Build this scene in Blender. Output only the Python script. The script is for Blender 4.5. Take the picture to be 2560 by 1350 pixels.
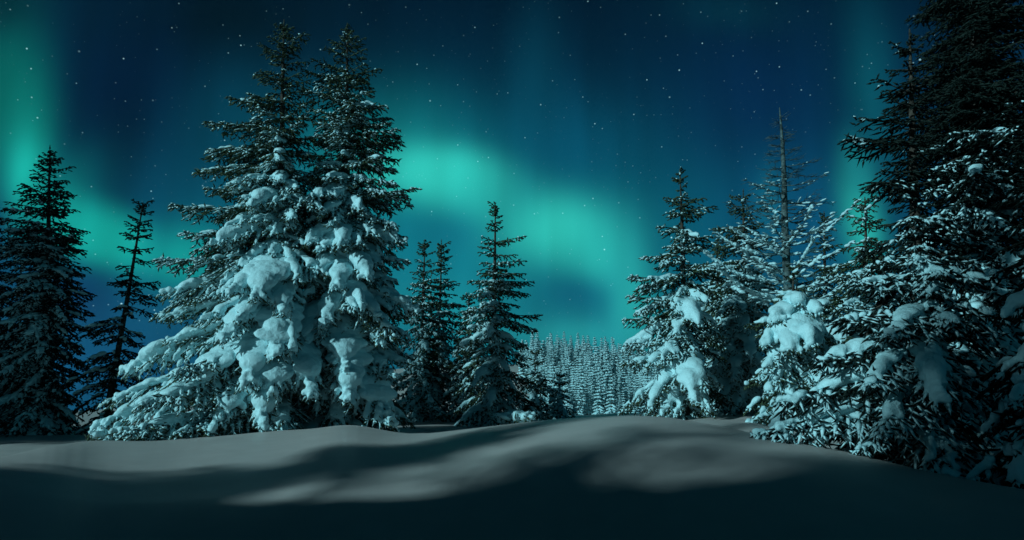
import bpy, bmesh, math, random
import numpy as np
from mathutils import Vector

# ---------------------------------------------------------------- start clean
for o in list(bpy.data.objects):
    bpy.data.objects.remove(o, do_unlink=True)
SC = bpy.context.scene
COL = SC.collection
R = math.radians

# ---------------------------------------------------------------- camera
F_PX = 1700.0            # focal length in pixels of the 2560 px wide photograph
PITCH = R(11.5)
CZ = 1.25                # eye height over the trampled snow
cam_d = bpy.data.cameras.new('camera')
cam_d.sensor_width = 36.0
cam_d.lens = F_PX / 2560.0 * 36.0
cam_d.clip_start = 0.05
cam_d.clip_end = 6000.0
cam = bpy.data.objects.new('camera', cam_d)
COL.objects.link(cam)
cam.location = (0, 0, CZ)
cam.rotation_euler = (R(90) + PITCH, 0, 0)
SC.camera = cam

def ray(px, py):
    """direction of a photo pixel, scaled so that its forward (y) component is 1"""
    a = (px - 1280.0) / F_PX
    v = -(py - 675.0) / F_PX
    c, s = math.cos(PITCH), math.sin(PITCH)
    dy = c - v * s
    return a / dy, (s + v * c) / dy

# ---------------------------------------------------------------- colour management
SC.view_settings.view_transform = 'Standard'
SC.view_settings.look = 'None'
SC.view_settings.exposure = 0.0
SC.view_settings.gamma = 1.0
SC.render.engine = 'CYCLES'
SC.cycles.max_bounces = 5
SC.cycles.diffuse_bounces = 3
SC.cycles.glossy_bounces = 2
SC.cycles.use_adaptive_sampling = True
SC.cycles.adaptive_threshold = 0.02
SC.cycles.use_denoising = True
SC.cycles.denoiser = 'OPENIMAGEDENOISE'
SC.cycles.denoising_input_passes = 'RGB_ALBEDO_NORMAL'

def lin(c):
    return tuple((x / 255.0 / 12.92) if x <= 10 else (((x / 255.0) + 0.055) / 1.055) ** 2.4 for x in c)

# ---------------------------------------------------------------- moonlight (the one lamp)
MOON_DIR = Vector((0.84, 0.54, 0)).normalized()
MOON_EL = R(21)
trav = Vector((MOON_DIR.x * math.cos(MOON_EL), MOON_DIR.y * math.cos(MOON_EL), -math.sin(MOON_EL)))
sun_d = bpy.data.lights.new('moon', 'SUN')
sun_d.energy = 2.7
sun_d.angle = R(1.5)
sun_d.color = (0.56, 0.93, 1.0)
sun = bpy.data.objects.new('moon', sun_d)
COL.objects.link(sun)
sun.rotation_euler = trav.to_track_quat('-Z', 'Y').to_euler()

# ---------------------------------------------------------------- night sky with aurora
W = bpy.data.worlds.new('World')
SC.world = W
W.use_nodes = True
nt = W.node_tree
nt.nodes.clear()
L_ = nt.links.new
def N(t, **kw):
    n = nt.nodes.new(t)
    for k, v in kw.items():
        setattr(n, k, v)
    return n
def wmath(op, a, b=None, c=None, clamp=False):
    n = N('ShaderNodeMath', operation=op, use_clamp=clamp)
    for i, x in enumerate((a, b, c)):
        if x is None: continue
        if isinstance(x, (int, float)): n.inputs[i].default_value = x
        else: L_(x, n.inputs[i])
    return n.outputs[0]
tc = N('ShaderNodeTexCoord')
sep = N('ShaderNodeSeparateXYZ'); L_(tc.outputs['Generated'], sep.inputs[0])
yc = wmath('MAXIMUM', sep.outputs['Y'], 0.04)
u_ = wmath('DIVIDE', sep.outputs['X'], yc)
v_ = wmath('DIVIDE', sep.outputs['Z'], yc)
uv = N('ShaderNodeCombineXYZ'); L_(u_, uv.inputs[0]); L_(v_, uv.inputs[1])
# slow warp so that the bands are not perfect ovals
nz = N('ShaderNodeTexNoise'); nz.inputs['Scale'].default_value = 3.2; nz.inputs['Detail'].default_value = 1.5
L_(uv.outputs[0], nz.inputs['Vector'])
wsub = N('ShaderNodeVectorMath', operation='MULTIPLY_ADD')
L_(nz.outputs['Color'], wsub.inputs[0]); wsub.inputs[1].default_value = (.055, .07, 0); wsub.inputs[2].default_value = (-.0275, -.035, 0)
wadd = N('ShaderNodeVectorMath', operation='ADD'); L_(uv.outputs[0], wadd.inputs[0]); L_(wsub.outputs[0], wadd.inputs[1])
UV = wadd.outputs[0]
ramp = N('ShaderNodeValToRGB')
ramp.color_ramp.interpolation = 'B_SPLINE'
el = ramp.color_ramp.elements
stops = [(0.0, (10, 72, 106)), (0.14, (8, 64, 100)), (0.30, (4, 49, 80)), (0.46, (2, 32, 56)), (0.60, (1, 18, 33)), (1.0, (1, 10, 18))]
while len(el) < len(stops): el.new(0.5)
for e, (p, c) in zip(el, stops):
    e.position = p; e.color = lin(c) + (1,)
L_(sep.outputs['Z'], ramp.inputs[0])
acc = ramp.outputs['Color']
def blob(px, py, rx, ry, rot, col, alpha, edge=1.0):
    global acc
    u, v = ray(px, py)
    m = N('ShaderNodeMapping', vector_type='TEXTURE')
    m.inputs['Location'].default_value = (u, v, 0)
    m.inputs['Rotation'].default_value = (0, 0, R(rot))
    m.inputs['Scale'].default_value = (rx / F_PX, ry / F_PX, 1)
    L_(UV, m.inputs['Vector'])
    d = N('ShaderNodeVectorMath', operation='DOT_PRODUCT')
    L_(m.outputs[0], d.inputs[0]); L_(m.outputs[0], d.inputs[1])
    dv = d.outputs['Value']
    if edge != 1.0: dv = wmath('POWER', dv, edge)
    g = wmath('POWER', 0.3679, dv)
    g = wmath('MULTIPLY', g, alpha)
    mx = N('ShaderNodeMix', data_type='RGBA')
    L_(g, mx.inputs['Factor']); L_(acc, mx.inputs[6]); mx.inputs[7].default_value = lin(col) + (1,)
    acc = mx.outputs[2]
# px, py, half width, half height, tilt, colour, strength (pixels of the photograph, turned into sky directions)
for b in [
    (560, 40, 330, 190, 0, (1, 15, 25), .85),
    (315, 300, 190, 250, 0, (1, 14, 46), .95),
    (1180, 640, 720, 300, 0, (12, 122, 138), .8),
    (560, 300, 120, 160, 0, (4, 62, 80), .5),
    (1380, 380, 260, 150, 0, (6, 82, 112), .5),
    (1340, 200, 70, 200, 0, (8, 78, 100), .35),
    (1880, 280, 210, 240, 0, (4, 36, 74), .65),
    (1960, 560, 150, 160, 0, (9, 80, 118), .6),
    (24, 230, 115, 240, 3, (6, 98, 92), .9, 1.35),
    (10, 0, 130, 90, 0, (3, 44, 50), .7),
    (70, 330, 70, 150, 0, (10, 122, 112), .7),
    (50, 450, 58, 110, 4, (26, 182, 168), 1.0),
    (-50, 590, 65, 90, 0, (7, 38, 80), .9),
    (140, 500, 90, 110, -40, (12, 122, 120), .7),
    (250, 590, 175, 80, -22, (20, 170, 158), .95, 1.6),
    (470, 640, 100, 80, 0, (18, 158, 152), .9),
    (200, 755, 160, 65, -22, (9, 54, 96), .9),
    (420, 800, 140, 70, -8, (13, 82, 116), .7),
    (240, 930, 260, 100, 0, (13, 78, 120), .8),
    (960, 400, 230, 170, 0, (18, 130, 132), .75),
    (1090, 445, 185, 88, -8, (50, 200, 186), .95, 1.25),
    (1200, 500, 120, 70, -30, (40, 180, 172), .5),
    (1120, 590, 120, 45, 0, (12, 106, 126), .75),
    (1395, 580, 150, 92, 0, (50, 200, 187), .95, 1.1),
    (1500, 640, 70, 70, 0, (45, 190, 180), .6),
    (1572, 745, 62, 150, 0, (42, 178, 176), .85, 1.0),
    (1428, 732, 84, 46, 0, (13, 98, 124), .85),
    (1420, 838, 200, 50, 0, (38, 160, 164), .8),
    (1130, 770, 200, 90, 0, (24, 138, 148), .75),
    (1920, 520, 34, 85, 0, (18, 112, 136), .6),
    (2190, 240, 70, 260, 0, (9, 84, 98), .75),
    (2150, 560, 50, 130, 0, (42, 182, 172), .97),
    (2140, 420, 40, 90, 0, (28, 140, 146), .6),
    (1820, 20, 160, 70, 0, (5, 54, 70), .5),
]:
    blob(*b)
# beside and behind the camera: dark sky, low glow added to fill the trees
back = N('ShaderNodeMapRange'); back.inputs['From Min'].default_value = 0.02; back.inputs['From Max'].default_value = 0.32
L_(sep.outputs['Y'], back.inputs['Value'])
mxb = N('ShaderNodeMix', data_type='RGBA'); L_(back.outputs[0], mxb.inputs['Factor'])
bz = N('ShaderNodeMapRange'); bz.inputs['From Min'].default_value = .2; bz.inputs['From Max'].default_value = .6; L_(sep.outputs['Z'], bz.inputs['Value'])
mxz = N('ShaderNodeMix', data_type='RGBA'); L_(bz.outputs[0], mxz.inputs['Factor'])
mxz.inputs[6].default_value = lin((11, 92, 110)) + (1,); mxz.inputs[7].default_value = lin((2, 18, 28)) + (1,)
L_(mxz.outputs[2], mxb.inputs[6]); L_(acc, mxb.inputs[7])
acc = mxb.outputs[2]
# faint vertical rays in the aurora
rs = N('ShaderNodeMapping'); rs.inputs['Scale'].default_value = (7, 1.0, 1); L_(uv.outputs[0], rs.inputs['Vector'])
rn = N('ShaderNodeTexNoise'); rn.inputs['Scale'].default_value = 1.6; rn.inputs['Detail'].default_value = 2.0; L_(rs.outputs[0], rn.inputs['Vector'])
rm = N('ShaderNodeMapRange'); rm.inputs['From Min'].default_value = .3; rm.inputs['From Max'].default_value = .7
rm.inputs['To Min'].default_value = .80; rm.inputs['To Max'].default_value = 1.16
L_(rn.outputs[0], rm.inputs['Value'])
sc_ = N('ShaderNodeVectorMath', operation='SCALE'); L_(acc, sc_.inputs[0]); L_(rm.outputs[0], sc_.inputs['Scale'])
acc = sc_.outputs[0]
# stars
def stars(scale, rad, gain, lo, seed):
    global acc
    off = N('ShaderNodeVectorMath', operation='ADD'); L_(tc.outputs['Generated'], off.inputs[0]); off.inputs[1].default_value = (seed, seed * .7, seed * .3)
    vo = N('ShaderNodeTexVoronoi', voronoi_dimensions='3D', feature='F1'); vo.inputs['Scale'].default_value = scale
    L_(off.outputs[0], vo.inputs['Vector'])
    f = wmath('SUBTRACT', 1.0, wmath('DIVIDE', vo.outputs['Distance'], rad * scale), clamp=True)
    sx = N('ShaderNodeSeparateXYZ'); L_(vo.outputs['Color'], sx.inputs[0])
    br = wmath('MULTIPLY_ADD', wmath('POWER', sx.outputs[0], 3.0), gain, lo)
    amt = wmath('MULTIPLY', wmath('MULTIPLY', f, br), wmath('GREATER_THAN', sep.outputs['Z'], 0.06))
    ma = N('ShaderNodeVectorMath', operation='MULTIPLY_ADD')
    cb = N('ShaderNodeCombineXYZ')
    for i in range(3): L_(amt, cb.inputs[i])
    L_(cb.outputs[0], ma.inputs[0]); ma.inputs[1].default_value = (.5, .95, 1.0); L_(acc, ma.inputs[2])
    acc = ma.outputs[0]
stars(33, .0016, 1.6, .2, 3.1)
stars(72, .0012, .7, .17, 7.7)
stars(120, .0008, .25, .06, 5.3)
bg = N('ShaderNodeBackground'); L_(acc, bg.inputs['Color']); bg.inputs['Strength'].default_value = 1.0
wo = N('ShaderNodeOutputWorld'); L_(bg.outputs[0], wo.inputs['Surface'])

# ---------------------------------------------------------------- materials
def material(name, base, rough, noise=None, bump=None, spec=.3, attr=None):
    m = bpy.data.materials.new(name); m.use_nodes = True
    t = m.node_tree; p = t.nodes['Principled BSDF']
    p.inputs['Base Color'].default_value = base + (1,)
    p.inputs['Roughness'].default_value = rough
    p.inputs['Specular IOR Level'].default_value = spec
    tcn = t.nodes.new('ShaderNodeTexCoord')
    if noise:
        sc, dark, light, det = noise
        n = t.nodes.new('ShaderNodeTexNoise'); n.inputs['Scale'].default_value = sc; n.inputs['Detail'].default_value = det
        t.links.new(tcn.outputs['Object'], n.inputs['Vector'])
        r = t.nodes.new('ShaderNodeValToRGB')
        r.color_ramp.elements[0].position = .33; r.color_ramp.elements[0].color = dark + (1,)
        r.color_ramp.elements[1].position = .67; r.color_ramp.elements[1].color = light + (1,)
        t.links.new(n.outputs[0], r.inputs[0]); t.links.new(r.outputs[0], p.inputs['Base Color'])
    if bump:
        prev = None
        for sc, st, dist in bump:
            n = t.nodes.new('ShaderNodeTexNoise'); n.inputs['Scale'].default_value = sc; n.inputs['Detail'].default_value = 3
            t.links.new(tcn.outputs['Object'], n.inputs['Vector'])
            b = t.nodes.new('ShaderNodeBump'); b.inputs['Strength'].default_value = st; b.inputs['Distance'].default_value = dist
            t.links.new(n.outputs[0], b.inputs['Height'])
            if prev: t.links.new(prev, b.inputs['Normal'])
            prev = b.outputs[0]
        t.links.new(prev, p.inputs['Normal'])
    return m
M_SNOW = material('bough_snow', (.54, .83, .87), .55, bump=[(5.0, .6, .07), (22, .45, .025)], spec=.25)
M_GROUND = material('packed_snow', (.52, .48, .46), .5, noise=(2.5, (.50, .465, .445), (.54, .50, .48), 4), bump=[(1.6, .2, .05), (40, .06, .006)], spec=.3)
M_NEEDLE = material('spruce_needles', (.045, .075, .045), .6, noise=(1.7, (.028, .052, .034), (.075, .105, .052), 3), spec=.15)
M_NEEDLE_DARK = material('shaded_spruce_needles', (.012, .024, .021), .65, noise=(1.7, (.007, .016, .014), (.018, .032, .027), 3), spec=.1)  # darker copy of the needles: shade put into the colour
M_BARK = material('spruce_bark', (.06, .05, .04), .9, noise=(9, (.03, .026, .022), (.10, .085, .07), 5), bump=[(22, .8, .03)], spec=.1)
M_DEAD = material('bare_bark', (.07, .10, .10), .9, noise=(7, (.03, .045, .046), (.13, .19, .19), 5), bump=[(30, .8, .02)], spec=.1)

# ---------------------------------------------------------------- helpers
def tag(o, label=None, cat=None, group=None, kind=None):
    if label: o['label'] = label
    if cat: o['category'] = cat
    if group: o['group'] = group
    if kind: o['kind'] = kind
    return o
def empty(name, loc):
    o = bpy.data.objects.new(name, None); COL.objects.link(o); o.location = loc
    o.empty_display_size = .3
    return o
def mesh_obj(name, verts, tris, mats, midx=None, parent=None, smooth=False, quads=None):
    me = bpy.data.meshes.new(name)
    nv, nt3 = len(verts), (0 if tris is None else len(tris))
    nq = 0 if quads is None else len(quads)
    me.vertices.add(nv)
    me.vertices.foreach_set('co', np.ascontiguousarray(verts, dtype=np.float32).ravel())
    lv = []
    if nt3: lv.append(np.asarray(tris, dtype=np.int32).ravel())
    if nq: lv.append(np.asarray(quads, dtype=np.int32).ravel())
    lv = np.concatenate(lv)
    me.loops.add(len(lv)); me.loops.foreach_set('vertex_index', lv)
    me.polygons.add(nt3 + nq)
    starts = np.concatenate([np.arange(nt3) * 3, nt3 * 3 + np.arange(nq) * 4]).astype(np.int32)
    me.polygons.foreach_set('loop_start', starts)
    for m in mats: me.materials.append(m)
    if midx is not None: me.polygons.foreach_set('material_index', np.asarray(midx, dtype=np.int32))
    if smooth: me.polygons.foreach_set('use_smooth', np.ones(nt3 + nq, dtype=bool))
    me.update(calc_edges=True)
    o = bpy.data.objects.new(name, me); COL.objects.link(o)
    if parent is not None: o.parent = parent
    return o
def unit(a):
    return a / np.maximum(np.linalg.norm(a, axis=-1, keepdims=True), 1e-9)
ZUP = np.array([0, 0, 1.0])
def frame(f):
    f = unit(f)
    s = np.cross(np.broadcast_to(ZUP, f.shape), f)
    bad = np.linalg.norm(s, axis=1) < 1e-3
    s[bad] = (1, 0, 0)
    s = unit(s)
    return f, s, np.cross(f, s)
def spindles(p0, p1, r):
    """thin needle-covered shoots: three-sided spindles, five verts and six tris each"""
    n = len(p0)
    if n == 0: return np.zeros((0, 3)), np.zeros((0, 3), int)
    f, s, u = frame(p1 - p0)
    mid = p0 + (p1 - p0) * .42
    r = np.broadcast_to(np.asarray(r, float), (n,))[:, None]
    vs = [p0]
    for a in (0.5, 2.6, 4.7):
        vs.append(mid + (s * math.cos(a) + u * math.sin(a)) * r)
    vs.append(p1)
    V = np.stack(vs, 1).reshape(-1, 3)
    pat = np.array([(0, 2, 1), (0, 3, 2), (0, 1, 3), (4, 1, 2), (4, 2, 3), (4, 3, 1)])
    T = (np.arange(n)[:, None, None] * 5 + pat[None]).reshape(-1, 3)
    return V, T
def tube(pts, rad, sides=8):
    """one tapered tube along a polyline, closed at both ends; returns verts, tris"""
    pts = np.asarray(pts, float); rad = np.asarray(rad, float)
    d = np.gradient(pts, axis=0)
    f, s, u = frame(d)
    n = len(pts); a = np.arange(sides) * 2 * math.pi / sides
    V = pts[:, None] + (s[:, None] * np.cos(a)[None, :, None] + u[:, None] * np.sin(a)[None, :, None]) * rad[:, None, None]
    V = V.reshape(-1, 3); T = []
    for i in range(n - 1):
        for j in range(sides):
            a0 = i * sides + j; a1 = i * sides + (j + 1) % sides; b0 = a0 + sides; b1 = a1 + sides
            T += [(a0, b1, b0), (a0, a1, b1)]
    c0, c1 = len(V), len(V) + 1
    V = np.vstack([V, pts[0], pts[-1]])
    for j in range(sides):
        T.append((c0, (j + 1) % sides, j)); T.append((c1, (n - 1) * sides + j, (n - 1) * sides + (j + 1) % sides))
    return V, np.array(T)
_bm = bmesh.new(); bmesh.ops.create_icosphere(_bm, subdivisions=2, radius=1.0)
ICO_V = np.array([v.co[:] for v in _bm.verts]); ICO_T = np.array([[v.index for v in f.verts] for f in _bm.faces]); _bm.free()
def ellipsoids(c, f, rad):
    n = len(c)
    if n == 0: return np.zeros((0, 3)), np.zeros((0, 3), int)
    f, s, u = frame(f)
    V = (c[:, None] + f[:, None] * (ICO_V[None, :, 0:1] * rad[:, None, 0:1]) + s[:, None] * (ICO_V[None, :, 1:2] * rad[:, None, 1:2])
         + u[:, None] * (ICO_V[None, :, 2:3] * rad[:, None, 2:3]))
    T = (np.arange(n)[:, None, None] * len(ICO_V) + ICO_T[None]).reshape(-1, 3)
    return V.reshape(-1, 3), T
class Bag:
    """collects pieces of one mesh"""
    def __init__(self): self.v, self.t, self.m, self.n = [], [], [], 0
    def add(self, V, T, m=0):
        if len(V) == 0: return
        self.v.append(V); self.t.append(T + self.n); self.m.append(np.full(len(T), m)); self.n += len(V)
    def build(self, name, mats, parent, smooth=False, origin=None):
        if not self.v: return None
        V = np.vstack(self.v)
        return mesh_obj(name, V, np.vstack(self.t), mats, np.concatenate(self.m), parent, smooth)

# ---------------------------------------------------------------- ground: a low snow mound, hollows behind it, a far wooded hill
SIL = [(-400, 1165, 13), (-150, 1155, 13), (0, 1145, 13.5), (140, 1110, 16), (250, 1103, 18), (450, 1099, 18.3), (700, 1081, 18), (790, 1072, 17.6), (845, 1064, 17.4),
       (895, 1066, 17), (960, 1080, 16), (1050, 1086, 15.2), (1200, 1068, 14.6), (1400, 1046, 14), (1550, 1037, 13.4), (1650, 1042, 13),
       (1800, 1068, 12.2), (1900, 1090, 11.6), (2050, 1115, 11.2), (2200, 1150, 11), (2350, 1190, 10.6), (2530, 1224, 10), (2700, 1250, 9.6), (3000, 1270, 9.6)]
_az, _sl, _rr = [], [], []
for px, py, rr in SIL:
    u, v = ray(px, py)
    _az.append(math.atan2(u, 1)); _sl.append(v / math.hypot(u, 1)); _rr.append(rr)
_az, _sl, _rr = map(np.array, (_az, _sl, _rr))
def smooth_interp(x, xs, ys):
    # average of three shifted linear interpolations: takes the corners off the table
    h = .018
    return sum(w * np.interp(x + k * h, xs, ys) for k, w in ((-1.5, .15), (-.6, .22), (0, .26), (.6, .22), (1.5, .15)))
def sstep(t):
    t = np.clip(t, 0, 1); return t * t * (3 - 2 * t)
def wave(x, y, s, seed):
    q = np.zeros_like(x)
    g = np.random.default_rng(seed)
    for k in range(7):
        a = g.uniform(0, 6.28); fr = s * g.uniform(.6, 1.7); ph = g.uniform(0, 6.28)
        q += np.sin((x * math.cos(a) + y * math.sin(a)) * fr + ph)
    return q / 7
MD = (MOON_DIR.x, MOON_DIR.y)
def ground_z(x, y):
    x = np.asarray(x, float); y = np.asarray(y, float)
    r = np.hypot(x, y); az = np.arctan2(x, y)
    inview = 1 - sstep((np.abs(az) - .75) / .5)
    azc = np.clip(az, -.85, .85)
    Rr = smooth_interp(azc, _az, _rr); sl = smooth_interp(azc, _az, _sl)
    zr = CZ + Rr * sl
    near_t = np.clip((r - 2.0) / (Rr - 2.0), 0, 1)
    nb_ = np.interp(azc, [-.7, -.3, .1, .6], [-.45, -.65, -.95, -.95])
    t1 = np.clip((r - 3.5) / (Rr - 3.5), 0, 1)
    z1 = nb_ + (zr - nb_) * (1 - (1 - t1) ** 1.75) - .125 * np.clip(9.9 - r, 0, 6) ** 2
    z1 = -2.0 + np.logaddexp(0, (z1 + 2.0) * 4) / 4
    # behind the crest
    d = np.clip(r - Rr, 0, None)
    zb = .52 + .012 * np.clip(r - 16, 0, 30) + np.interp(az, [-.7, -.55, -.3, -.15, 0, .2, .4, .7], [-.32, -.30, -.08, -.02, 0, -.02, .06, .1])
    zb = zb + np.interp(az, [.03, .18, .33, .43], [0, .22, .36, 0]) * sstep((r - 13.5) / 4.5)
    t = sstep(d / 4.5)
    dip = np.interp(az, [-.7, -.45, -.3, -.12, .1, .25, .6], [.25, .05, 0, .10, .35, .4, .3]) * np.exp(-((d - 1.8) / 1.3) ** 2)
    z2 = zr * (1 - t) + zb * t - dip * sstep(d / 1.0)
    z = np.where(r < Rr, z1, z2)
    z = z + wave(x, y, .9, 5) * .05 * sstep((r - 3) / 6) * np.where(r < Rr, .2, 1.0) + wave(x, y, 3.2, 9) * .006 * sstep((r - 4) / 4) + wave(x, y, 2.6, 21) * .07 * sstep((r - 15.5) / 3)
    z = z * inview + (1 - inview) * (wave(x, y, .5, 4) * .12 - 2.0 * (1 - sstep((r - 6) / 4)))
    # unseen tall drift added left of the hollow to shade the foreground
    qq = MD[1] * x - MD[0] * y; ss = -(MD[0] * x + MD[1] * y)
    dh = np.interp(qq, [-15, -12.5, -11, -9.5, -8.4, -7.4, -6.2, -5, 2, 8], [0, 1.7, 2.7, 3.5, 4.3, 4.9, 5.6, 6.8, 6.8, 0]) + .12 * np.sin(qq * 2.3)
    z = z + dh * np.exp(-((ss - 7.2) / 2.1) ** 2) * sstep((np.abs(az) - .78) / .22)
    # far land: falls away, then the wooded hill
    far = sstep((r - 38) / 40)
    z = z * (1 - far) + far * (-1.6)
    hill_az = np.exp(-(((az + .05) / .36) ** 2)) + .25 * np.exp(-(((az - .5) / .3) ** 2))
    up = sstep((r - 95) / 110)
    z = z + up * hill_az * 15.5 - .0 * r
    z = z - sstep((r - 260) / 500) * 12
    return z
angs = np.concatenate([np.linspace(-math.pi, -.85, 110, endpoint=False), np.linspace(-.85, .85, 720, endpoint=False), np.linspace(.85, math.pi, 110, endpoint=False)])
rads = np.concatenate([np.linspace(.25, 26, 330), 26 * (4000 / 26) ** np.linspace(0, 1, 150)[1:]])
AA, RR = np.meshgrid(angs, rads)
GX, GY = RR * np.sin(AA), RR * np.cos(AA)
GZ = ground_z(GX, GY)
nA, nR = len(angs), len(rads)
gv = np.stack([GX, GY, GZ], -1).reshape(-1, 3)
i0 = (np.arange(nR - 1)[:, None] * nA + np.arange(nA)[None]).ravel()
i1 = (np.arange(nR - 1)[:, None] * nA + (np.arange(nA)[None] + 1) % nA).ravel()
gq = np.stack([i0, i0 + nA, i1 + nA, i1], -1)
gv = np.vstack([gv, [0, 0, float(ground_z(0.0, 0.01))]])
gt = np.stack([np.full(nA, len(gv) - 1), np.arange(nA), (np.arange(nA) + 1) % nA], -1)
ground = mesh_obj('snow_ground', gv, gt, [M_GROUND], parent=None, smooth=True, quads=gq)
tag(ground, kind='structure')
def gz(x, y): return float(ground_z(np.array([x]), np.array([y]))[0])

# ---------------------------------------------------------------- spruce boughs
def bough_parts(g, L, s0, droop, up, wid, sp2, sp3, rad, load, dust, hang=.3, lean=0.0, snowsize=1.0, lk=1.0):
    """one bough along +X: needle shoots, dusted shoots, wood, snow pads (local coordinates)"""
    hang = hang * (1 + .8 * load)
    sw = g.uniform(-.12, .12)
    def P(t):
        return np.stack([L * t, L * sw * t * t, L * (s0 * t - droop * t * t + up * t ** 3)], -1)
    def Tn(t):
        return unit(np.stack([np.full_like(t, L), 2 * L * sw * t, L * (s0 - 2 * droop * t + 3 * up * t * t)], -1))
    tw = np.linspace(0, 1, 7); pw = P(tw)
    wood = (pw, np.interp(tw, [0, 1], [.010 + .011 * L, .005]))
    n2 = max(4, int(L * .92 / sp2))
    t2 = np.linspace(.07, .985, n2) + g.normal(0, .25 / n2, n2)
    t2 = np.clip(t2, .05, .99)
    t2 = np.repeat(t2, 2) + g.normal(0, .15 / n2, 2 * n2); t2 = np.clip(t2, .05, .995)
    side = np.tile([1., -1.], n2)
    shape = np.minimum(1, t2 / .28 + .25) * (1 - t2) ** .62
    l2 = (wid * L * shape * g.uniform(.65, 1.2, 2 * n2) + .09 * min(1, L))
    ang = np.radians(64 - 30 * t2 + g.normal(0, 8, 2 * n2))
    T = Tn(t2); Sd = unit(np.cross(np.broadcast_to(ZUP, T.shape), T))
    d2 = T * np.cos(ang)[:, None] + Sd * (np.sin(ang) * side)[:, None]
    hg = hang * g.uniform(.2, 1.3, 2 * n2)
    d2 = unit(d2 - ZUP * hg[:, None] + ZUP * lean)
    b2 = P(t2)
    bend = hang * g.uniform(.1, .6, 2 * n2)
    def P2(i, s):
        return b2[i] + d2[i] * (l2[i] * s)[:, None] - ZUP * (bend[i] * l2[i] * s * s)[:, None]
    # secondary stems as shoots
    k = np.arange(2 * n2)
    p0s, p1s, rs = [], [], []
    nseg = 2
    for j in range(nseg):
        a = np.full(2 * n2, j / nseg); b = np.full(2 * n2, (j + 1.1) / nseg)
        p0s.append(P2(k, a)); p1s.append(P2(k, b)); rs.append(np.full(2 * n2, rad * .95))
    # tertiary shoots
    n3 = np.maximum(1, (l2 / sp3).astype(int))
    idx = np.repeat(k, n3)
    start = np.cumsum(n3) - n3
    loc = np.arange(len(idx)) - np.repeat(start, n3)
    s3 = (loc + .6 + g.uniform(-.3, .3, len(idx))) / np.repeat(n3, n3)
    s3 = np.clip(s3, .03, 1)
    tip_frost = .9 * load * np.clip((t2[idx] - .6) / .3, 0, 1)
    sd3 = np.where(loc % 2 == 0, 1., -1.)
    q0 = P2(idx, s3)
    dd = d2[idx]; lat = unit(np.cross(np.broadcast_to(ZUP, dd.shape), dd))
    a3 = np.radians(g.uniform(35, 62, len(idx)))
    d3 = dd * np.cos(a3)[:, None] + lat * (np.sin(a3) * sd3)[:, None] - ZUP * (hang * g.uniform(.1, 1.5, len(idx)))[:, None]
    d3 = d3 + ZUP * (g.uniform(.3, .9, len(idx)) * (g.uniform(0, 1, len(idx)) < .16))[:, None]
    d3 = unit(d3 + g.normal(0, .14, d3.shape))
    l3 = np.minimum(g.uniform(.13, .30, len(idx)) * (1.15 - .45 * s3) * lk, .04 + .75 * np.repeat(l2, n3))
    q1 = q0 + d3 * l3[:, None]
    # leader needles along the outer bough axis
    nt_ = max(3, int(L / .14)); tt = np.linspace(.25, 1.0, nt_)
    a0 = P(tt[:-1]); a1 = P(np.minimum(1.03, tt[1:] + .3 / nt_))
    P0 = np.vstack(p0s + [q0, a0]); P1 = np.vstack(p1s + [q1, a1])
    RD = np.concatenate(rs + [np.full(len(q0), rad), np.full(len(a0), rad)])
    # dusting: white shoots lying on the green ones
    q = np.sin(q0[:, 0] * 7.1 + sw * 60) + np.sin(q0[:, 1] * 8.3 + s0 * 50) + g.normal(0, .8, len(q0)) + tip_frost * 1.5
    on = q > np.interp(dust, [0, .25, .5, .75, 1], [9, 1.3, .3, -.6, -9])
    D0 = q0[on] + ZUP * rad * .75; D1 = q0[on] + (q1[on] - q0[on]) * g.uniform(.5, .95, on.sum())[:, None] + ZUP * rad * .7
    DR = rad * g.uniform(.85, 1.75, on.sum())
    # and long white strips along the side twigs themselves
    S0, S1 = np.vstack(p0s), np.vstack(p1s)
    o2 = np.sin(S0[:, 0] * 6.3 + sw * 40) + g.normal(0, .8, len(S0)) > np.interp(dust, [0, .25, .5, .75, 1], [9, 1.6, .7, -.2, -1.2])
    D0 = np.vstack([D0, S0[o2] + ZUP * rad * .8]); D1 = np.vstack([D1, S1[o2] + (S1[o2] - S0[o2]) * .12 + ZUP * rad * .7])
    DR = np.concatenate([DR, rad * g.uniform(1.2, 2.0, int(o2.sum()))])
    # snow pads
    C, Fd, Rd = [], [], []
    if load > .04:
        halfw = lambda t: wid * L * np.minimum(1, t / .28 + .25) * (1 - t) ** .62 + .05
        nb = max(2, int(L * .85 / .15))
        tb = np.clip(np.linspace(.10, .80, nb) + g.normal(0, .4 / nb, nb), .06, .97)
        keep = (np.sin(tb * L * 2.3 + sw * 80) + g.normal(0, .5, nb)) > np.interp(load, [0, .3, .7, 1], [1.0, .2, -.7, -1.6])
        tb = tb[keep]
        if len(tb):
            hw = halfw(tb)
            rz = (.042 + .105 * load * np.minimum(1, L / 1.6)) * g.uniform(.65, 1.4, len(tb)) * snowsize
            ry = np.clip(hw * (.22 + .42 * load + .28 * max(0, load - .8) / .2) * g.uniform(.6, 1.2, len(tb)), .05, .75)
            rx = np.clip(.13 + .14 * load * g.uniform(.6, 1.4, len(tb)), .08, .34) * np.minimum(1.25, .5 + L / 2.5)
            C.append(P(tb) + ZUP * (rz * .55)[:, None] + Sd[:1] * 0); Fd.append(Tn(tb)); Rd.append(np.stack([rx, ry, rz], -1))
        # along the side twigs
        pk = g.uniform(0, 1, 2 * n2) < np.interp(load, [0, .5, 1], [0, .55, .9])
        ii = k[pk & (l2 > .12)]
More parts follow.
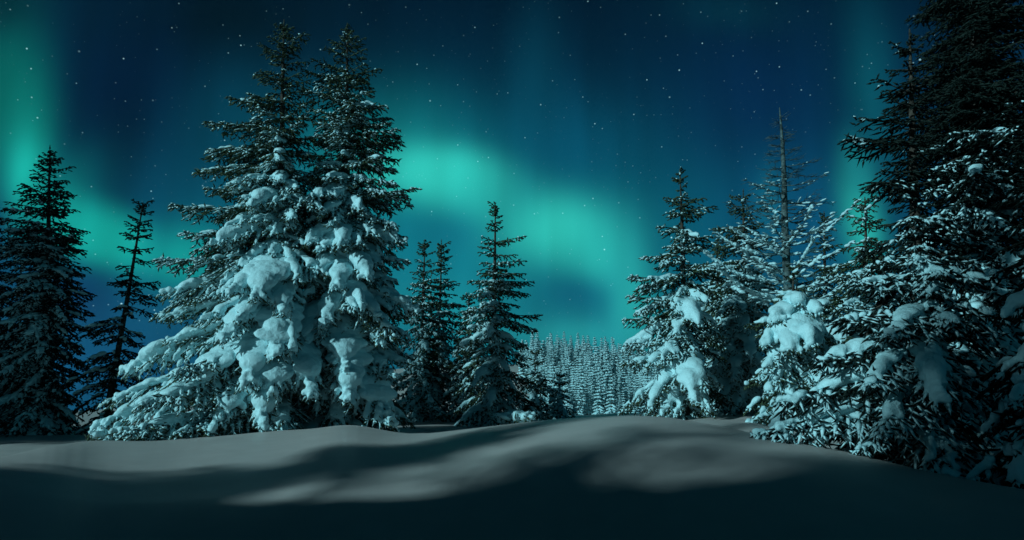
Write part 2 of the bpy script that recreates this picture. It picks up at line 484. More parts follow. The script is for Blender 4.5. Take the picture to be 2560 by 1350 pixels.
        for s in (.2, .42, .62, .8):
            if s > .3 + .6 * load: continue
            jj = ii[g.uniform(0, 1, len(ii)) < (1.05 - s * .5)]
            if not len(jj): continue
            ss = np.full(len(jj), s) + g.normal(0, .05, len(jj))
            rz = (.034 + .055 * load) * g.uniform(.7, 1.3, len(jj)) * (1.1 - .5 * s) * snowsize
            ry = (.034 + .045 * load) * g.uniform(.6, 1.5, len(jj)) * (1.2 - .55 * s)
            rx = np.clip(l2[jj] * .19, .05, .2)
            C.append(P2(jj, ss) + ZUP * (rz * .55 + rad * .5)[:, None]); Fd.append(P2(jj, ss + .1) - P2(jj, ss - .1)); Rd.append(np.stack([rx, ry, rz], -1))
    if C: C, Fd, Rd = np.vstack(C), np.vstack(Fd), np.vstack(Rd)
    else: C = Fd = Rd = np.zeros((0, 3))
    return dict(P0=P0, P1=P1, RD=RD, D0=D0, D1=D1, DR=DR, wood=wood, C=C, F=Fd, R=Rd)

def rotz(a, V):
    c, s = math.cos(a), math.sin(a)
    return np.stack([V[:, 0] * c - V[:, 1] * s, V[:, 0] * s + V[:, 1] * c, V[:, 2]], -1)

CLOUD = bpy.data.textures.new('snow_crumble', 'CLOUDS'); CLOUD.noise_scale = .16; CLOUD.noise_depth = 2
def add_remesh(o, voxel, smooth_it=1):
    md = o.modifiers.new('melt', 'REMESH'); md.mode = 'VOXEL'; md.voxel_size = voxel; md.use_smooth_shade = True
    dm = o.modifiers.new('crumble', 'DISPLACE'); dm.texture = CLOUD; dm.strength = .035; dm.mid_level = .5; dm.texture_coords = 'LOCAL'
    if smooth_it:
        ms = o.modifiers.new('soften', 'SMOOTH'); ms.factor = .5; ms.iterations = smooth_it

def EX(e):
    return tuple(e) + ((.5 if e[4] == 0 else .8),) if len(e) == 5 else e

def spruce(label, D, base_px, top, left, right, seed, group, load=.5, dust=.5, load_top=.1, bare=1.0, dust_top=.35, k=None, hmin=.03, whorl=.27, per=5,
           split=0, voxel=.038, hang=.36, sag=1.0, wid=.40, skip=None, face=(-.35, -.94), trunk_r=None, depth=.95, cat='spruce tree', snowsize=1.0, line=.86, lk=1.0, extra=(), rough=.2, dark=False):
    """a spruce at forward distance D whose crown follows left/right half widths [(photo row, pixels)]"""
    g = np.random.default_rng(seed)
    ub, vb = ray(base_px, 1080)
    x0 = ub * D; z0 = gz(x0, D) - .12
    ut, vt = ray(*top)
    x1 = ut * D; z1 = CZ + vt * D
    H = z1 - z0
    root = empty('spruce_tree', (x0, D, z0))
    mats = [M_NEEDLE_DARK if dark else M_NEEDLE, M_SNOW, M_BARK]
    tag(root, label, cat, group)
    kk = max(.72, D / 20.0) if k is None else k
    sp2, sp3, rad = .122 * kk ** .6, .092 * kk ** .6, .027 * max(.8, kk ** .7)
    def prof(tab):
        zs, ws = [], []
        for py, w in tab:
            _, v = ray(1280, py)
            zs.append((CZ + v * D - z0) / H); ws.append(w * D / F_PX)
        o = np.argsort(zs)
        return np.array(zs)[o], np.array(ws)[o]
    lz, lw = prof(left); rz_, rw = prof(right)
    def axis(h):
        return np.array([(x1 - x0) * h + .05 * math.sin(h * 5 + seed) * (1 - h), .05 * math.sin(h * 4 + 2 * seed) * (1 - h), H * h])
    tr = trunk_r or (.035 + H * .0135)
    hs = np.linspace(0, 1, 16)
    V, T = tube([axis(h) for h in hs], [tr * (1 - h) ** .9 + .012 for h in hs], 10)
    tb = Bag(); tb.add(V, T); tb.build('trunk', [M_BARK], root, True)
    crown, snow = Bag(), Bag()
    def shape_of(hh, ld):
        return (np.interp(hh, [0, .25, .55, .8, 1], [-.10, -.08, .04, .22, .75]) - .22 * ld * ld,
                np.interp(hh, [0, .3, .6, .85, 1], [.42, .44, .34, .20, .12]) * sag * (1 + .9 * ld),
                np.interp(hh, [0, .4, .7, 1], [.14, .18, .20, .06]))
    h = hmin; todo = []
    ph = g.uniform(0, 6.28)
    while h < .985:
        n = per if h < .7 else max(4, per - 1)
        for i in range(n):
            az = ph + i * 2 * math.pi / n + g.normal(0, .22)
            hh = min(.99, h + g.normal(0, .25) * whorl / H)
            ex, ey = math.cos(az), math.sin(az)
            Lx = float(np.interp(hh, lz, lw) if ex < 0 else np.interp(hh, rz_, rw))
            Ly = float(.5 * (np.interp(hh, lz, lw) + np.interp(hh, rz_, rw))) * depth
            L = 1 / math.sqrt((ex / max(Lx, .05)) ** 2 + (ey / max(Ly, .05)) ** 2)
            L *= g.uniform(.66, 1.14) * (1 + rough * math.sin(3 * az + hh * 31 + seed) * math.sin(hh * 17 + 2 * az))
            if L < .10: continue
            if skip and skip(hh, az, g): continue
            todo.append((hh, az, L, None))
        h += whorl / H * (1.0 if h < .7 else 1.15 if h < .92 else .8) * g.uniform(.6, 1.45)
        ph += 2.4
    # single boughs the eye picks out: (tip column, tip row, snow 0..1, relative width, length if it points at the camera)
    for px, py, ld_, wd_, Lf, df_ in map(EX, extra):
        yy = D
        for _ in range(4):
            u, v = ray(px, py)
            tx, tz = u * yy - x0, CZ + v * yy - z0
            hq = min(.97, max(.02, tz / H)); dx = tx - axis(hq)[0]
            L = max(abs(dx) * 1.02, Lf, .2)
            ca = max(-1, min(1, dx / L)); sa = math.sqrt(1 - ca * ca)
            yy = D - L * sa
        az = -math.acos(ca)
        hh = hq
        for _ in range(3):
            s0, dr, up = shape_of(hh, ld_)
            if hh < .6: s0, dr = s0 * df_, dr * df_
            hh = min(.985, max(.02, (tz - L * (s0 - dr + up)) / H))
        todo.append((hh, az, L, (ld_, wd_, df_ if hh < .6 else 1)))
    built = []
    for hh, az, L, sp in todo:
        if hh < 0.005: hh = .005
        facing = math.cos(az) * face[0] + math.sin(az) * face[1]
        lowness = 1 - hh
        ld = load * (load_top / max(load, .01) + (1 - load_top / max(load, .01)) * sstep(np.array((line - hh) / .5)).item())
        ld *= (.55 + .48 * facing) * g.uniform(.6, 1.25) * bare
        ld = float(np.clip(ld, 0, 1))
        ds = float(np.clip(dust * (.62 + .45 * facing) * np.interp(hh * .86 / line, [0, .55, .8, 1], [1, .95, dust_top, dust_top * .5]) * g.uniform(.75, 1.25), 0, 1))
        if sp: ld = sp[0]; ds = min(1, max(ds, .25 + .6 * ld))
        s0, dr, up = shape_of(hh, ld)
        if sp: s0, dr = s0 * sp[2], dr * sp[2]
        if not sp:
            s0 += g.normal(0, .09)
            L *= 1 - .18 * ld * max(0, facing)
        wd = wid * (1.0 if L > 1 else 1.15) * g.uniform(.85, 1.15) * (1 + .2 * ld)
        if sp: wd = sp[1]
        B = bough_parts(g, L, s0, dr, up, wd, sp2, sp3, rad, ld, ds, hang, 0, snowsize * (1.25 if sp and ld > .7 else 1), lk)
        o = axis(hh)
        for key in ('P0', 'P1', 'D0', 'D1', 'C'): B[key] = rotz(az, B[key]) + o
        B['F'] = rotz(az, B['F']); B['wood'] = (rotz(az, B['wood'][0]) + o, B['wood'][1])
        # nothing goes under the snow
        built.append((L * (1 + .6 * max(0, facing)) * (.6 + ld) * (3 if sp else 1), hh, az, B))
    def into(B, cb, sb):
        V, T = spindles(B['P0'], B['P1'], B['RD']); cb.add(V, T, 0)
        V, T = spindles(B['D0'], B['D1'], B['DR']); cb.add(V, T, 1)
        V, T = tube(B['wood'][0], B['wood'][1], 4); cb.add(V, T, 2)
        V, T = ellipsoids(B['C'], B['F'], B['R']); sb.add(V, T, 0)
    own = set()
    if split:
        order = sorted(range(len(built)), key=lambda i: -built[i][0])
        own = set(order[:split])
    for i, (sc, hh, az, B) in enumerate(built):
        if i in own:
            cb, sb = Bag(), Bag(); into(B, cb, sb)
            bo = cb.build('bough', mats, root)
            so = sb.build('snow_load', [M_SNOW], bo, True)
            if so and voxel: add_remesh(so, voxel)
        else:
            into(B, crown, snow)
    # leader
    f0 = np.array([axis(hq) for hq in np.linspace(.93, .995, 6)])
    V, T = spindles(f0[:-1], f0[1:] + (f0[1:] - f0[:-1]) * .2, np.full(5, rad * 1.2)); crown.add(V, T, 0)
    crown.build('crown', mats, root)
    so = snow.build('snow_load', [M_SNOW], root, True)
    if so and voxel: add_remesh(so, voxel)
    return root

G_MAIN = 'pair of tall snow laden spruces'
NEAR = 'spruces round the snow mound'
# --- the two tall spruces left of centre
spruce('tall snow laden spruce with wide left boughs, left of the twin pair', 20, 690, (710, 48),
       [(70, 18), (100, 50), (200, 75), (250, 112), (310, 165), (360, 170), (420, 200), (510, 262), (560, 215), (650, 285), (720, 215), (790, 210), (860, 215), (920, 235), (990, 250), (1060, 270)],
       [(70, 18), (100, 45), (200, 75), (300, 105), (500, 130), (800, 170), (1050, 200)], 11, G_MAIN, load=.85, dust=.95, load_top=.02, dust_top=.3, split=72, depth=.62, wid=.46, whorl=.34, per=6, face=(-.1, -.99), extra=[
       (652, 112, 0, .5, 0), (640, 182, 0, .5, 0), (765, 80, 0, .5, 0), (768, 222, 0, .5, 0), (632, 245, 0, .5, 0), (575, 246, .05, .45, 0), (524, 308, .05, .42, 0), (520, 365, .1, .42, 0), (488, 420, .1, .42, 0),
       (428, 508, .1, .38, 0), (520, 470, .2, .4, 0), (455, 575, .15, .4, 0), (402, 650, .2, .4, 0), (415, 735, .75, .42, 0), (412, 792, .6, .42, 0), (300, 925, 1, .34, 0), (262, 1000, .7, .34, 0), (236, 1068, .9, .32, 0),
       (690, 350, .7, .42, .9), (700, 450, .85, .42, 1.1), (640, 512, .95, .42, 1.5), (740, 540, .7, .42, 1.4), (545, 610, .85, .4, 1.9), (655, 745, 1, .55, 2.2), (585, 735, .9, .4, 2.2), (690, 885, 1, .56, 2.6),
       (575, 850, .9, .4, 2.6), (485, 1000, 1, .46, 3.0), (412, 1045, .95, .36, 3.2), (790, 985, 1, .5, 2.8), (640, 1070, .95, .34, 3.0), (545, 1075, .9, .34, 3.0), (720, 780, .85, .4, 2.2),
       (330, 1078, .4, .36, 4.4, .5), (380, 1010, .5, .4, 4.0, .6), (450, 930, .5, .4, 3.4, .6), (480, 1085, .4, .38, 3.6, .6), (430, 850, .3, .42, 0), (290, 1088, .35, .34, 4.4, .4), (700, 1080, .5, .42, 2.6, .7),
       (610, 800, .9, .4, 2.3), (735, 870, .9, .4, 2.4), (640, 965, 1, .5, 2.8), (700, 985, 1, .46, 2.7), (765, 700, .7, .38, 1.9), (520, 800, .6, .38, 2.4)])
spruce('tall snow laden spruce with a pointed bare top, right of the twin pair', 20.6, 862, (868, 58),
       [(80, 15), (150, 65), (250, 100), (400, 130), (700, 160), (1050, 180)],
       [(80, 15), (110, 35), (170, 70), (270, 105), (360, 130), (440, 145), (475, 175), (560, 145), (640, 150), (740, 175), (850, 150), (1000, 150)], 23, G_MAIN, load=.85, dust=.95, load_top=.05, dust_top=.45, split=64, wid=.46, whorl=.34, per=6, face=(-.1, -.99), extra=[
       (942, 168, .05, .45, 0), (786, 152, 0, .45, 0), (908, 95, 0, .5, 0), (796, 232, .05, .45, 0), (966, 268, .55, .42, 0), (968, 305, .1, .42, 0), (1000, 352, .1, .42, 0), (1042, 474, .1, .38, 0), (985, 420, .3, .42, 0),
       (1012, 600, .8, .42, 0), (1015, 650, .3, .42, 0), (1040, 770, .85, .4, 0), (1010, 850, .4, .4, 0), (860, 385, .7, .42, .9), (825, 490, .95, .42, 1.2), (905, 520, .8, .42, 1.3), (770, 605, .9, .42, 1.5), (850, 610, .9, .42, 1.6),
       (935, 695, .95, .42, 1.7), (760, 700, .9, .42, 1.7), (855, 720, .9, .42, 1.8), (805, 810, .95, .42, 2.0), (975, 862, .9, .4, 2.0), (845, 930, 1, .52, 2.3), (962, 1050, 1, .62, 2.6), (905, 1000, 1, .5, 2.6),
       (820, 560, .7, .4, 1.3), (900, 770, .85, .42, 2.0), (1000, 940, .6, .4, 2.2), (935, 790, .8, .4, 2.0), (985, 700, .5, .4, 0), (1030, 905, .6, .38, 0)])
# --- left edge
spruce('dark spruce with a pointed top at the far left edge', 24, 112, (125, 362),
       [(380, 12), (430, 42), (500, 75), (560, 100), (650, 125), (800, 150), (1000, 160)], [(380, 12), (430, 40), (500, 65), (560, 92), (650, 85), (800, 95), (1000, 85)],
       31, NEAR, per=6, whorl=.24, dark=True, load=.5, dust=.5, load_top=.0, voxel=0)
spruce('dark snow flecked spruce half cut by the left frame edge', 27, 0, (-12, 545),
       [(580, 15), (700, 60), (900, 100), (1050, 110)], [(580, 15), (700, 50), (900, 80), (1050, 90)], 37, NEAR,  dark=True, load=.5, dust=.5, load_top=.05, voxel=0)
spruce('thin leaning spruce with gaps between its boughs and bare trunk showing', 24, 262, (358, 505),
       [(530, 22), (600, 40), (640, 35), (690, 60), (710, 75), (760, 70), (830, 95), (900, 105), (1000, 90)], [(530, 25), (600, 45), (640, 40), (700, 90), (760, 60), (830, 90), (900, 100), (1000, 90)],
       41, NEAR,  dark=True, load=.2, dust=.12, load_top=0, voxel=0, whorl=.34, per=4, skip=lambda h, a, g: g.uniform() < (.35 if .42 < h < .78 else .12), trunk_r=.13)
# --- middle
spruce('narrow spruce standing just right of the twin pair', 30, 1052, (1062, 603),
       [(625, 16), (650, 30), (720, 44), (800, 60), (900, 78), (1000, 90)], [(625, 16), (650, 30), (720, 46), (800, 58), (900, 72), (1000, 80)], 51, NEAR, load=.5, dust=.75, load_top=.05, voxel=0)
spruce('slim spruce with its bare trunk showing on the left side of its top', 31, 1093, (1104, 598),
       [(640, 10), (700, 16), (750, 24), (800, 45), (900, 70), (1000, 80)], [(640, 26), (700, 52), (750, 60), (800, 68), (900, 78), (1000, 88)], 53, NEAR, load=.45, dust=.75, load_top=.05, voxel=0, trunk_r=.10)
spruce('dark pointed spruce alone against the aurora in the middle', 26, 1235, (1238, 508),
       [(535, 14), (600, 34), (650, 48), (700, 55), (740, 75), (800, 80), (850, 95), (950, 110), (1030, 110)], [(535, 14), (600, 36), (650, 50), (700, 72), (740, 90), (800, 104), (850, 100), (950, 110), (1030, 125)],
       59, NEAR, load=.6, dust=.75, load_top=.05, voxel=.07, whorl=.3, extra=[(1308, 590, .05, .4, 0), (1330, 705, .05, .38, 0), (1345, 785, .1, .38, 0), (1183, 735, .05, .4, 0), (1175, 770, .1, .4, 0), (1310, 650, .05, .4, 0), (1200, 615, 0, .4, 0)])
spruce('small snowy spruce tucked behind the left side of the dark pointed spruce', 30, 1168, (1172, 730),
       [(760, 18), (850, 45), (950, 60), (1040, 70)], [(760, 18), (850, 45), (950, 60), (1040, 70)], 61, NEAR, load=.5, dust=.55, load_top=.15, voxel=0)
spruce('young snowy spruce at the right foot of the dark pointed spruce', 29, 1335, (1338, 880),
       [(900, 14), (940, 45), (1020, 60)], [(875, 14), (940, 45), (1020, 65)], 67, NEAR, load=.7, dust=1.0, load_top=.2, voxel=0)
spruce('young spruce at the left edge of the far wood', 34, 1398, (1400, 930),
       [(950, 12), (980, 30), (1030, 42)], [(930, 12), (980, 30), (1030, 42)], 71, NEAR, load=.7, dust=1.0, load_top=.3, voxel=0)
# --- right group
spruce('broad spruce with feathery dark left boughs, leftmost of the right group', 22, 1718, (1700, 424),
       [(445, 14), (480, 26), (520, 42), (600, 65), (650, 92), (700, 128), (750, 145), (800, 155), (870, 158), (905, 165), (950, 150), (1010, 110)],
       [(445, 14), (480, 34), (530, 78), (600, 75), (700, 100), (900, 115), (1000, 115)], 73, NEAR, load=.7, dust=.95, load_top=.12, voxel=.06, whorl=.3, extra=[(1568, 742, .1, .36, 0), (1568, 795, .15, .36, 0), (1570, 858, .2, .36, 0), (1575, 690, .1, .36, 0), (1555, 905, .3, .34, 0), (1610, 640, .05, .4, 0),
       (1645, 565, .05, .4, 0), (1785, 515, .1, .45, 0), (1740, 590, .8, .45, .8), (1735, 810, .95, .42, 1.6), (1720, 1000, .95, .42, 2.0)])
spruce('bushy snow dusted spruce between the feathery spruce and the dead tree', 24.5, 1862, (1858, 472),
       [(500, 30), (550, 60), (620, 85), (700, 105), (800, 130), (900, 140), (1010, 130)], [(500, 30), (550, 55), (620, 65), (700, 85), (800, 110), (900, 125), (1010, 120)], 79, NEAR, load=.7, dust=1.0, load_top=.2, voxel=.07)
spruce('short snow buried spruce under the dead tree', 17.5, 1975, (1984, 668),
       [(690, 14), (730, 34), (780, 75), (850, 110), (950, 120), (1050, 110)], [(690, 20), (730, 70), (780, 120), (850, 140), (950, 130), (1050, 110)], 83, NEAR, load=.75, dust=.85, load_top=.75, split=48, voxel=.045, snowsize=1.15, extra=[(1935, 800, 1, .55, 1.0), (1990, 760, 1, .5, .8), (2050, 780, 1, .55, .9), (1965, 870, 1, .6, 1.3), (2030, 860, 1, .6, 1.3), (2095, 850, 1, .55, 1.2), (1905, 860, .9, .5, 1.1), (2110, 930, .9, .5, 1.3)])
spruce('slender spruce behind the right side of the dead tree', 25, 2070, (2060, 528),
       [(560, 15), (650, 40), (750, 70), (900, 100), (1020, 110)], [(560, 15), (650, 40), (750, 70), (900, 100), (1020, 110)], 89, NEAR, load=.5, dust=.8, load_top=.1, voxel=0)
spruce('snow flecked spruce with a blunt top against the bright right aurora', 19, 2175, (2162, 492),
       [(515, 25), (550, 45), (600, 75), (700, 130), (800, 160), (900, 180), (1050, 180)], [(515, 22), (550, 40), (600, 60), (700, 100), (900, 140), (1050, 150)], 97, NEAR, load=.45, dust=.9, load_top=.3, voxel=.05)
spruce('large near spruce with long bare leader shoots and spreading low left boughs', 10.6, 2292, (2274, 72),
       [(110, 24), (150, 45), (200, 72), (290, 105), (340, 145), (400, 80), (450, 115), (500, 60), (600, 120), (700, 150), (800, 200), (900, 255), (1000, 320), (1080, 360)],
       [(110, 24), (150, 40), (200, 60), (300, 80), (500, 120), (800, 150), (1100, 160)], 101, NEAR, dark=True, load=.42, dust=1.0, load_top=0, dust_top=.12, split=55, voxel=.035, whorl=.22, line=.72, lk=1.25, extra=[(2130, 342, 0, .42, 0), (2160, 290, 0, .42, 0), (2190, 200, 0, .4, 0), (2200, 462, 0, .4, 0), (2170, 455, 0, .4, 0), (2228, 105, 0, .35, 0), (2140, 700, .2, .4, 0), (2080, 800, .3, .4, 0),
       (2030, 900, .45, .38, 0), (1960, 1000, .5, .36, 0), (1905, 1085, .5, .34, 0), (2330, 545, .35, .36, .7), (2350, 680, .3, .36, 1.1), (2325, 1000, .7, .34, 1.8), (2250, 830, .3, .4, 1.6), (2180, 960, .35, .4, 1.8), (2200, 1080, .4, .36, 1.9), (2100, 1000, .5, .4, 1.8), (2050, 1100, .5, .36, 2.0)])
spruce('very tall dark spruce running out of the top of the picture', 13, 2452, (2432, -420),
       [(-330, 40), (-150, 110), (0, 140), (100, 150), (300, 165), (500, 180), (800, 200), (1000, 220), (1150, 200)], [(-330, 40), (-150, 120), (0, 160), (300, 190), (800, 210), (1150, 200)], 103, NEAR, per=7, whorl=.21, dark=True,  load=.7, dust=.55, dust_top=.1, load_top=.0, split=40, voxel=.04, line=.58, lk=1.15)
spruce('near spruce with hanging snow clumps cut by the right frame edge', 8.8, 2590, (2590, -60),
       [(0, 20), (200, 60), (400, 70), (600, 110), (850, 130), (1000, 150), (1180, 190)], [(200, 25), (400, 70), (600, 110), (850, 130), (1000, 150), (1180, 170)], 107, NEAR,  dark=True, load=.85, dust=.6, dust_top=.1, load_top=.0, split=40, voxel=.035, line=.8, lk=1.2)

spruce('bushy spruce filling the gap behind the feathery spruce', 27, 1790, (1795, 600),
       [(640, 30), (700, 70), (800, 110), (950, 130), (1030, 120)], [(640, 30), (700, 60), (800, 100), (950, 120), (1030, 110)], 113, NEAR, load=.65, dust=.95, load_top=.3, voxel=0)
spruce('low densely dusted spruce in front of the blunt topped spruce', 15, 2150, (2170, 800),
       [(830, 25), (880, 55), (930, 100), (1000, 150), (1060, 185)], [(720, 30), (780, 80), (850, 120), (950, 150), (1060, 160)], 127, NEAR, load=.6, dust=1.0, load_top=.4, voxel=.04, line=1.2)

# ---------------------------------------------------------------- the dead tree
def dead_tree():
    g = np.random.default_rng(5)
    D = 20.5
    ub, _ = ray(1990, 1060); x0 = ub * D; z0 = gz(x0, D) - .1
    ut, vt = ray(1948, 268); x1 = ut * D; H = CZ + vt * D - z0
    root = empty('dead_spruce', (x0, D, z0))
    tag(root, 'dead spruce with bare twiggy branches and a thin bare top', 'dead tree', NEAR)
    ax = lambda h: np.array([(x1 - x0) * h + .04 * math.sin(h * 9), .03 * math.sin(h * 7), H * h])
    hs = np.linspace(0, 1, 24)
    b = Bag(); V, T = tube([ax(h) for h in hs], [.175 * (1 - h) ** .7 + .014 for h in hs], 9); b.add(V, T)
    b.build('trunk', [M_DEAD], root, True)
    for i in range(92):
        h = .36 + .61 * (i / 92.) ** .95 + g.uniform(-.006, .006)
        az = i * 2.4 + g.normal(0, .3)
        L = np.interp(h, [.35, .5, .6, .7, .8, .95], [2.4, 2.2, 1.9, 1.4, .95, .22]) * g.uniform(.55, 1.15)
        if h > .8 and g.uniform() < .25: continue
        rise = np.interp(h, [.35, .65, .8], [.5, .45, .15]) + g.normal(0, .12)
        t = np.linspace(0, 1, 7)
        pts = np.stack([L * t, .08 * L * np.sin(t * 3 + i), L * (rise * t * t - .12 * t)], -1)
        pts = rotz(az, pts) + ax(h)
        bb = Bag(); V, T = tube(pts, np.interp(t, [0, 1], [.008 + .008 * L, .004]), 5); bb.add(V, T)
        C, Fd, Rd = [], [], []
        for j in range(3 + int(L * 16)):
            s = g.uniform(.2, .98); p = np.array([np.interp(s, t, pts[:, q]) for q in range(3)])
            a2 = az + g.choice([-1, 1]) * g.uniform(.5, 1.0); l2 = g.uniform(.12, .42) * (1.2 - s * .6)
            e = p + np.array([math.cos(a2), math.sin(a2), g.uniform(-.3, .4)]) * l2
            m = (p + e) / 2 + g.normal(0, .02, 3)
            V, T = tube([p, m, e], [.007, .006, .004], 4); bb.add(V, T)
            if g.uniform() < (.5 if h < .58 else .12 if h < .75 else 0):
                C.append(m + ZUP * .02); Fd.append(e - p); Rd.append((l2 * .45, .03, .025))
        bo = bb.build('branch', [M_DEAD], root)
        if h < .84:
            for s in np.linspace(.15, .95, max(2, int(L * 7))):
                if g.uniform() < (.3 if h < .6 else .8): continue
                p = np.array([np.interp(s, t, pts[:, q]) for q in range(3)])
                k = np.interp(h, [.36, .5, .66, .84], [1.3, .85, .45, .3])
                C.append(p + ZUP * .03); Fd.append(pts[-1] - pts[0]); Rd.append((.12 * k, .06 * k * g.uniform(.7, 1.4), .05 * k * g.uniform(.7, 1.4)))
        if C:
            sb = Bag(); V, T = ellipsoids(np.array(C), np.array(Fd), np.array(Rd)); sb.add(V, T)
            so = sb.build('snow_load', [M_SNOW], bo, True); add_remesh(so, .02, 1)
dead_tree()

# ---------------------------------------------------------------- a small shrub buried in snow at the left foot of the twin pair
def buried_shrub(px, D, w, h, label, seed):
    g = np.random.default_rng(seed)
    u, _ = ray(px, 1080); x = u * D; z = gz(x, D) - .05
    root = empty('buried_shrub', (x, D, z)); tag(root, label, 'shrub', NEAR)
    tw, sn = Bag(), Bag()
    C, Fd, Rd = [], [], []
    for i in range(26):
        az = g.uniform(0, 6.28); r = w * g.uniform(.3, 1.0); t = np.linspace(0, 1, 5)
        pts = np.stack([np.cos(az) * r * t, np.sin(az) * r * t, h * (1.5 * t - .9 * t * t) * g.uniform(.6, 1.1)], -1)
        V, T = tube(pts, np.interp(t, [0, 1], [.014, .005]), 4); tw.add(V, T, 2)
        n = 9; ss = g.uniform(.3, 1, n); p = np.stack([np.interp(ss, t, pts[:, k]) for k in range(3)], -1)
        V, T = spindles(p, p + unit(g.normal(0, 1, (n, 3)) + (0, 0, -.2)) * .2, np.full(n, .027)); tw.add(V, T, 0)
        for k in range(3):
            q = g.uniform(.2, .85); C.append([np.interp(q, t, pts[:, m]) for m in range(3)]); Fd.append(pts[-1] - pts[0]); Rd.append((.22 * w, .14 * w, .12 * w * g.uniform(.6, 1.4)))
    tw.build('twigs', [M_NEEDLE, M_SNOW, M_BARK], root)
    V, T = ellipsoids(np.array(C) + ZUP * .06, np.array(Fd), np.array(Rd)); sn.add(V, T)
    add_remesh(sn.build('snow_load', [M_SNOW], root, True), .04, 2)
buried_shrub(278, 18.6, .62, .5, 'low shrub buried in a rounded snow cap at the left foot of the twin pair', 3)
buried_shrub(1290, 22, .75, .7, 'low snow heaped shrub at the foot of the dark pointed spruce', 4)

# ---------------------------------------------------------------- the far wood: small snowy spruces on the hill
def far_tree_mesh(seed, H, Rb, low=False):
    g = np.random.default_rng(seed)
    b = Bag()
    V, T = tube([(0, 0, 0), (0, 0, H * .5), (0, 0, H)], [.16, .1, .02], 5); b.add(V, T, 2)
    h = .04
    while h < .98:
        for i in range(4 if low else 6):
            az = g.uniform(0, 6.28)
            L = Rb * (1 - h) ** .85 * g.uniform(.7, 1.15) + .12
            B = bough_parts(g, L, np.interp(h, [0, 1], [-.2, .4]), .4, .1, .42, .8 if low else .30, .8 if low else .34, .11 if low else .055, 0, .86, .4, lk=4.5 if low else 2.6)
            o = np.array([0, 0, H * h])
            V, T = spindles(rotz(az, B['P0']) + o, rotz(az, B['P1']) + o, B['RD']); b.add(V, T, 0)
            V, T = spindles(rotz(az, B['D0']) + o, rotz(az, B['D1']) + o, B['DR'] * 1.6); b.add(V, T, 1)
            # snow lying along the bough
            tt = np.array([.35, .7]); c = np.stack([L * tt, 0 * tt, L * (-.1 * tt - .3 * tt * tt) + .08], -1)
            V, T = ellipsoids(rotz(az, c) + o, rotz(az, np.tile([1., 0, -.4], (2, 1))), np.array([[.28 * L + .05, .16 * L + .04, .11], [.25 * L + .04, .12 * L + .04, .10]])); b.add(V, T, 1)
        h += (.75 if low else .42) / H * g.uniform(.8, 1.2)
    if low: return np.vstack(b.v), np.vstack(b.t), np.concatenate(b.m)
    o = b.build('far_spruce', [M_NEEDLE, M_SNOW, M_BARK], None)
    return o
kinds = [far_tree_mesh(200 + i, h, r) for i, (h, r) in enumerate([(9.5, 1.35), (8.2, 1.25), (10.5, 1.4), (7.0, 1.15), (8.8, 1.1)])]
g = np.random.default_rng(77)
WOOD = 'snowy spruces of the wood on the far hill'
nfar = 0; tries = 0; spots = []
while nfar < 300 and tries < 9000:
    tries += 1
    y = g.uniform(98, 185)
    px = g.uniform(1325, 1668)
    u, _ = ray(px, 950); x = u * y
    if any((x - a) ** 2 + (y - b) ** 2 < 1.75 ** 2 for a, b in spots): continue
    spots.append((x, y))
    src = kinds[nfar % 5]
    o = src if nfar < 5 else src.copy()
    if nfar >= 5: COL.objects.link(o)
    s = g.uniform(.5, 1.15)
    o.location = (x, y, gz(x, y) - .2); o.scale = (s * g.uniform(.85, 1.05), s * g.uniform(.85, 1.05), s); o.rotation_euler = (g.normal(0, .015), g.normal(0, .015), g.uniform(0, 6.28))
    tag(o, 'small snow covered spruce in the wood on the far hill', 'spruce tree', WOOD)
    nfar += 1

# the rest of the wood, higher on the hill
lows = [far_tree_mesh(300 + i, h, r, True) for i, (h, r) in enumerate([(7.5, 1.1), (6.5, 1.05), (8.2, 1.15), (5.8, 1.0)])]
mass = Bag()
for k in range(1000):
    y = g.uniform(150, 262); u, _ = ray(g.uniform(1300, 1700), 950); x = u * y
    V, T, m = lows[k % 4]
    s = g.uniform(.45, 1.1)
    mass.add(rotz(g.uniform(0, 6.28), V) * s + np.array([x, y, gz(x, y) - .2]), T, m)
tag(mass.build('far_wood', [M_NEEDLE, M_SNOW, M_BARK], None), kind='stuff')

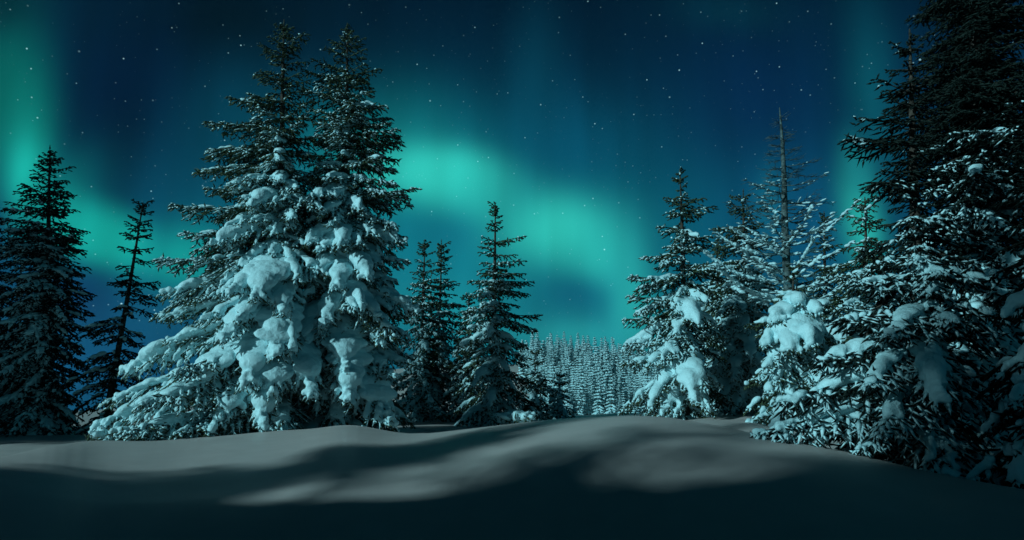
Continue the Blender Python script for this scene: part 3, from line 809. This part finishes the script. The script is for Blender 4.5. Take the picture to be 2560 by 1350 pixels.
# ---------------------------------------------------------------- spruces behind the photographer: shadows cross the mound, close ones added to darken foreground
def copy_tree(o, parent=None):
    c = o.copy(); COL.objects.link(c); c.parent = parent
    for ch in list(o.children): copy_tree(ch, c)
    return c
shade_src = [o for o in COL.objects if o.name.startswith('spruce_tree') and o.get('label', '').startswith(('dark pointed spruce alone', 'dark spruce with a pointed'))]
d2 = np.array([MOON_DIR.x, MOON_DIR.y]); n2_ = np.array([MOON_DIR.y, -MOON_DIR.x])
# q: offset across the light (metres), s: metres back along it from the camera, scale
for i, (q, s, sc) in enumerate([(-10.1, 12, 1.15), (-7.2, 11, 1.22), (-4.75, 15, 1.4), (-6.35, 15, 1.12), (-2.6, 12, 1.5), (-1.7, 9.5, 1.2), (-.6, 15, 1.6), (1.0, 12, 1.6), (2.6, 17, 1.7), (-3.4, 10.5, 1.1), (-1.0, 8.5, 1.3), (4.6, 14, 1.7), (6.6, 17, 1.9),
                                (1.9, 5.6, 1.5), (4.9, 4.0, 1.5), (5.0, -2.2, 1.4),  # close unseen spruces, added to cut sky light on the foreground
                                (-27.4, 15, 1.8), (-29.6, 17, 1.8), (-32, 16, 1.8), (-34.5, 18, 1.9), (-31, 21, 2.0), (-28.4, 22, 2.0)]):
    src = shade_src[i % len(shade_src)]
    p = n2_ * q - d2 * s
    c = copy_tree(src)
    c.location = (p[0], p[1], gz(p[0], p[1]) - .2); c.scale = (sc, sc, sc); c.rotation_euler = (0, 0, i * 1.7)
    tag(c, 'tall unseen spruce behind the photographer that shades the scene', 'spruce tree', 'spruces behind the photographer')

# ---------------------------------------------------------------- thin frosty air over the whole scene
hm = bpy.data.materials.new('frosty_air'); hm.use_nodes = True
t_ = hm.node_tree; t_.nodes.clear()
pv = t_.nodes.new('ShaderNodeVolumePrincipled'); mo = t_.nodes.new('ShaderNodeOutputMaterial')
pv.inputs['Color'].default_value = (.30, .82, .92, 1); pv.inputs['Density'].default_value = .0003; pv.inputs['Anisotropy'].default_value = .2
t_.links.new(pv.outputs[0], mo.inputs['Volume'])
hx, hz0, hz1 = 330.0, -16.0, 46.0
hv = np.array([(x, y, z) for z in (hz0, hz1) for y in (-120.0, 330.0) for x in (-hx, hx)])
hq = np.array([(0, 2, 3, 1), (4, 5, 7, 6), (0, 1, 5, 4), (2, 6, 7, 3), (0, 4, 6, 2), (1, 3, 7, 5)])
tag(mesh_obj('haze', hv, None, [hm], quads=hq), kind='stuff')
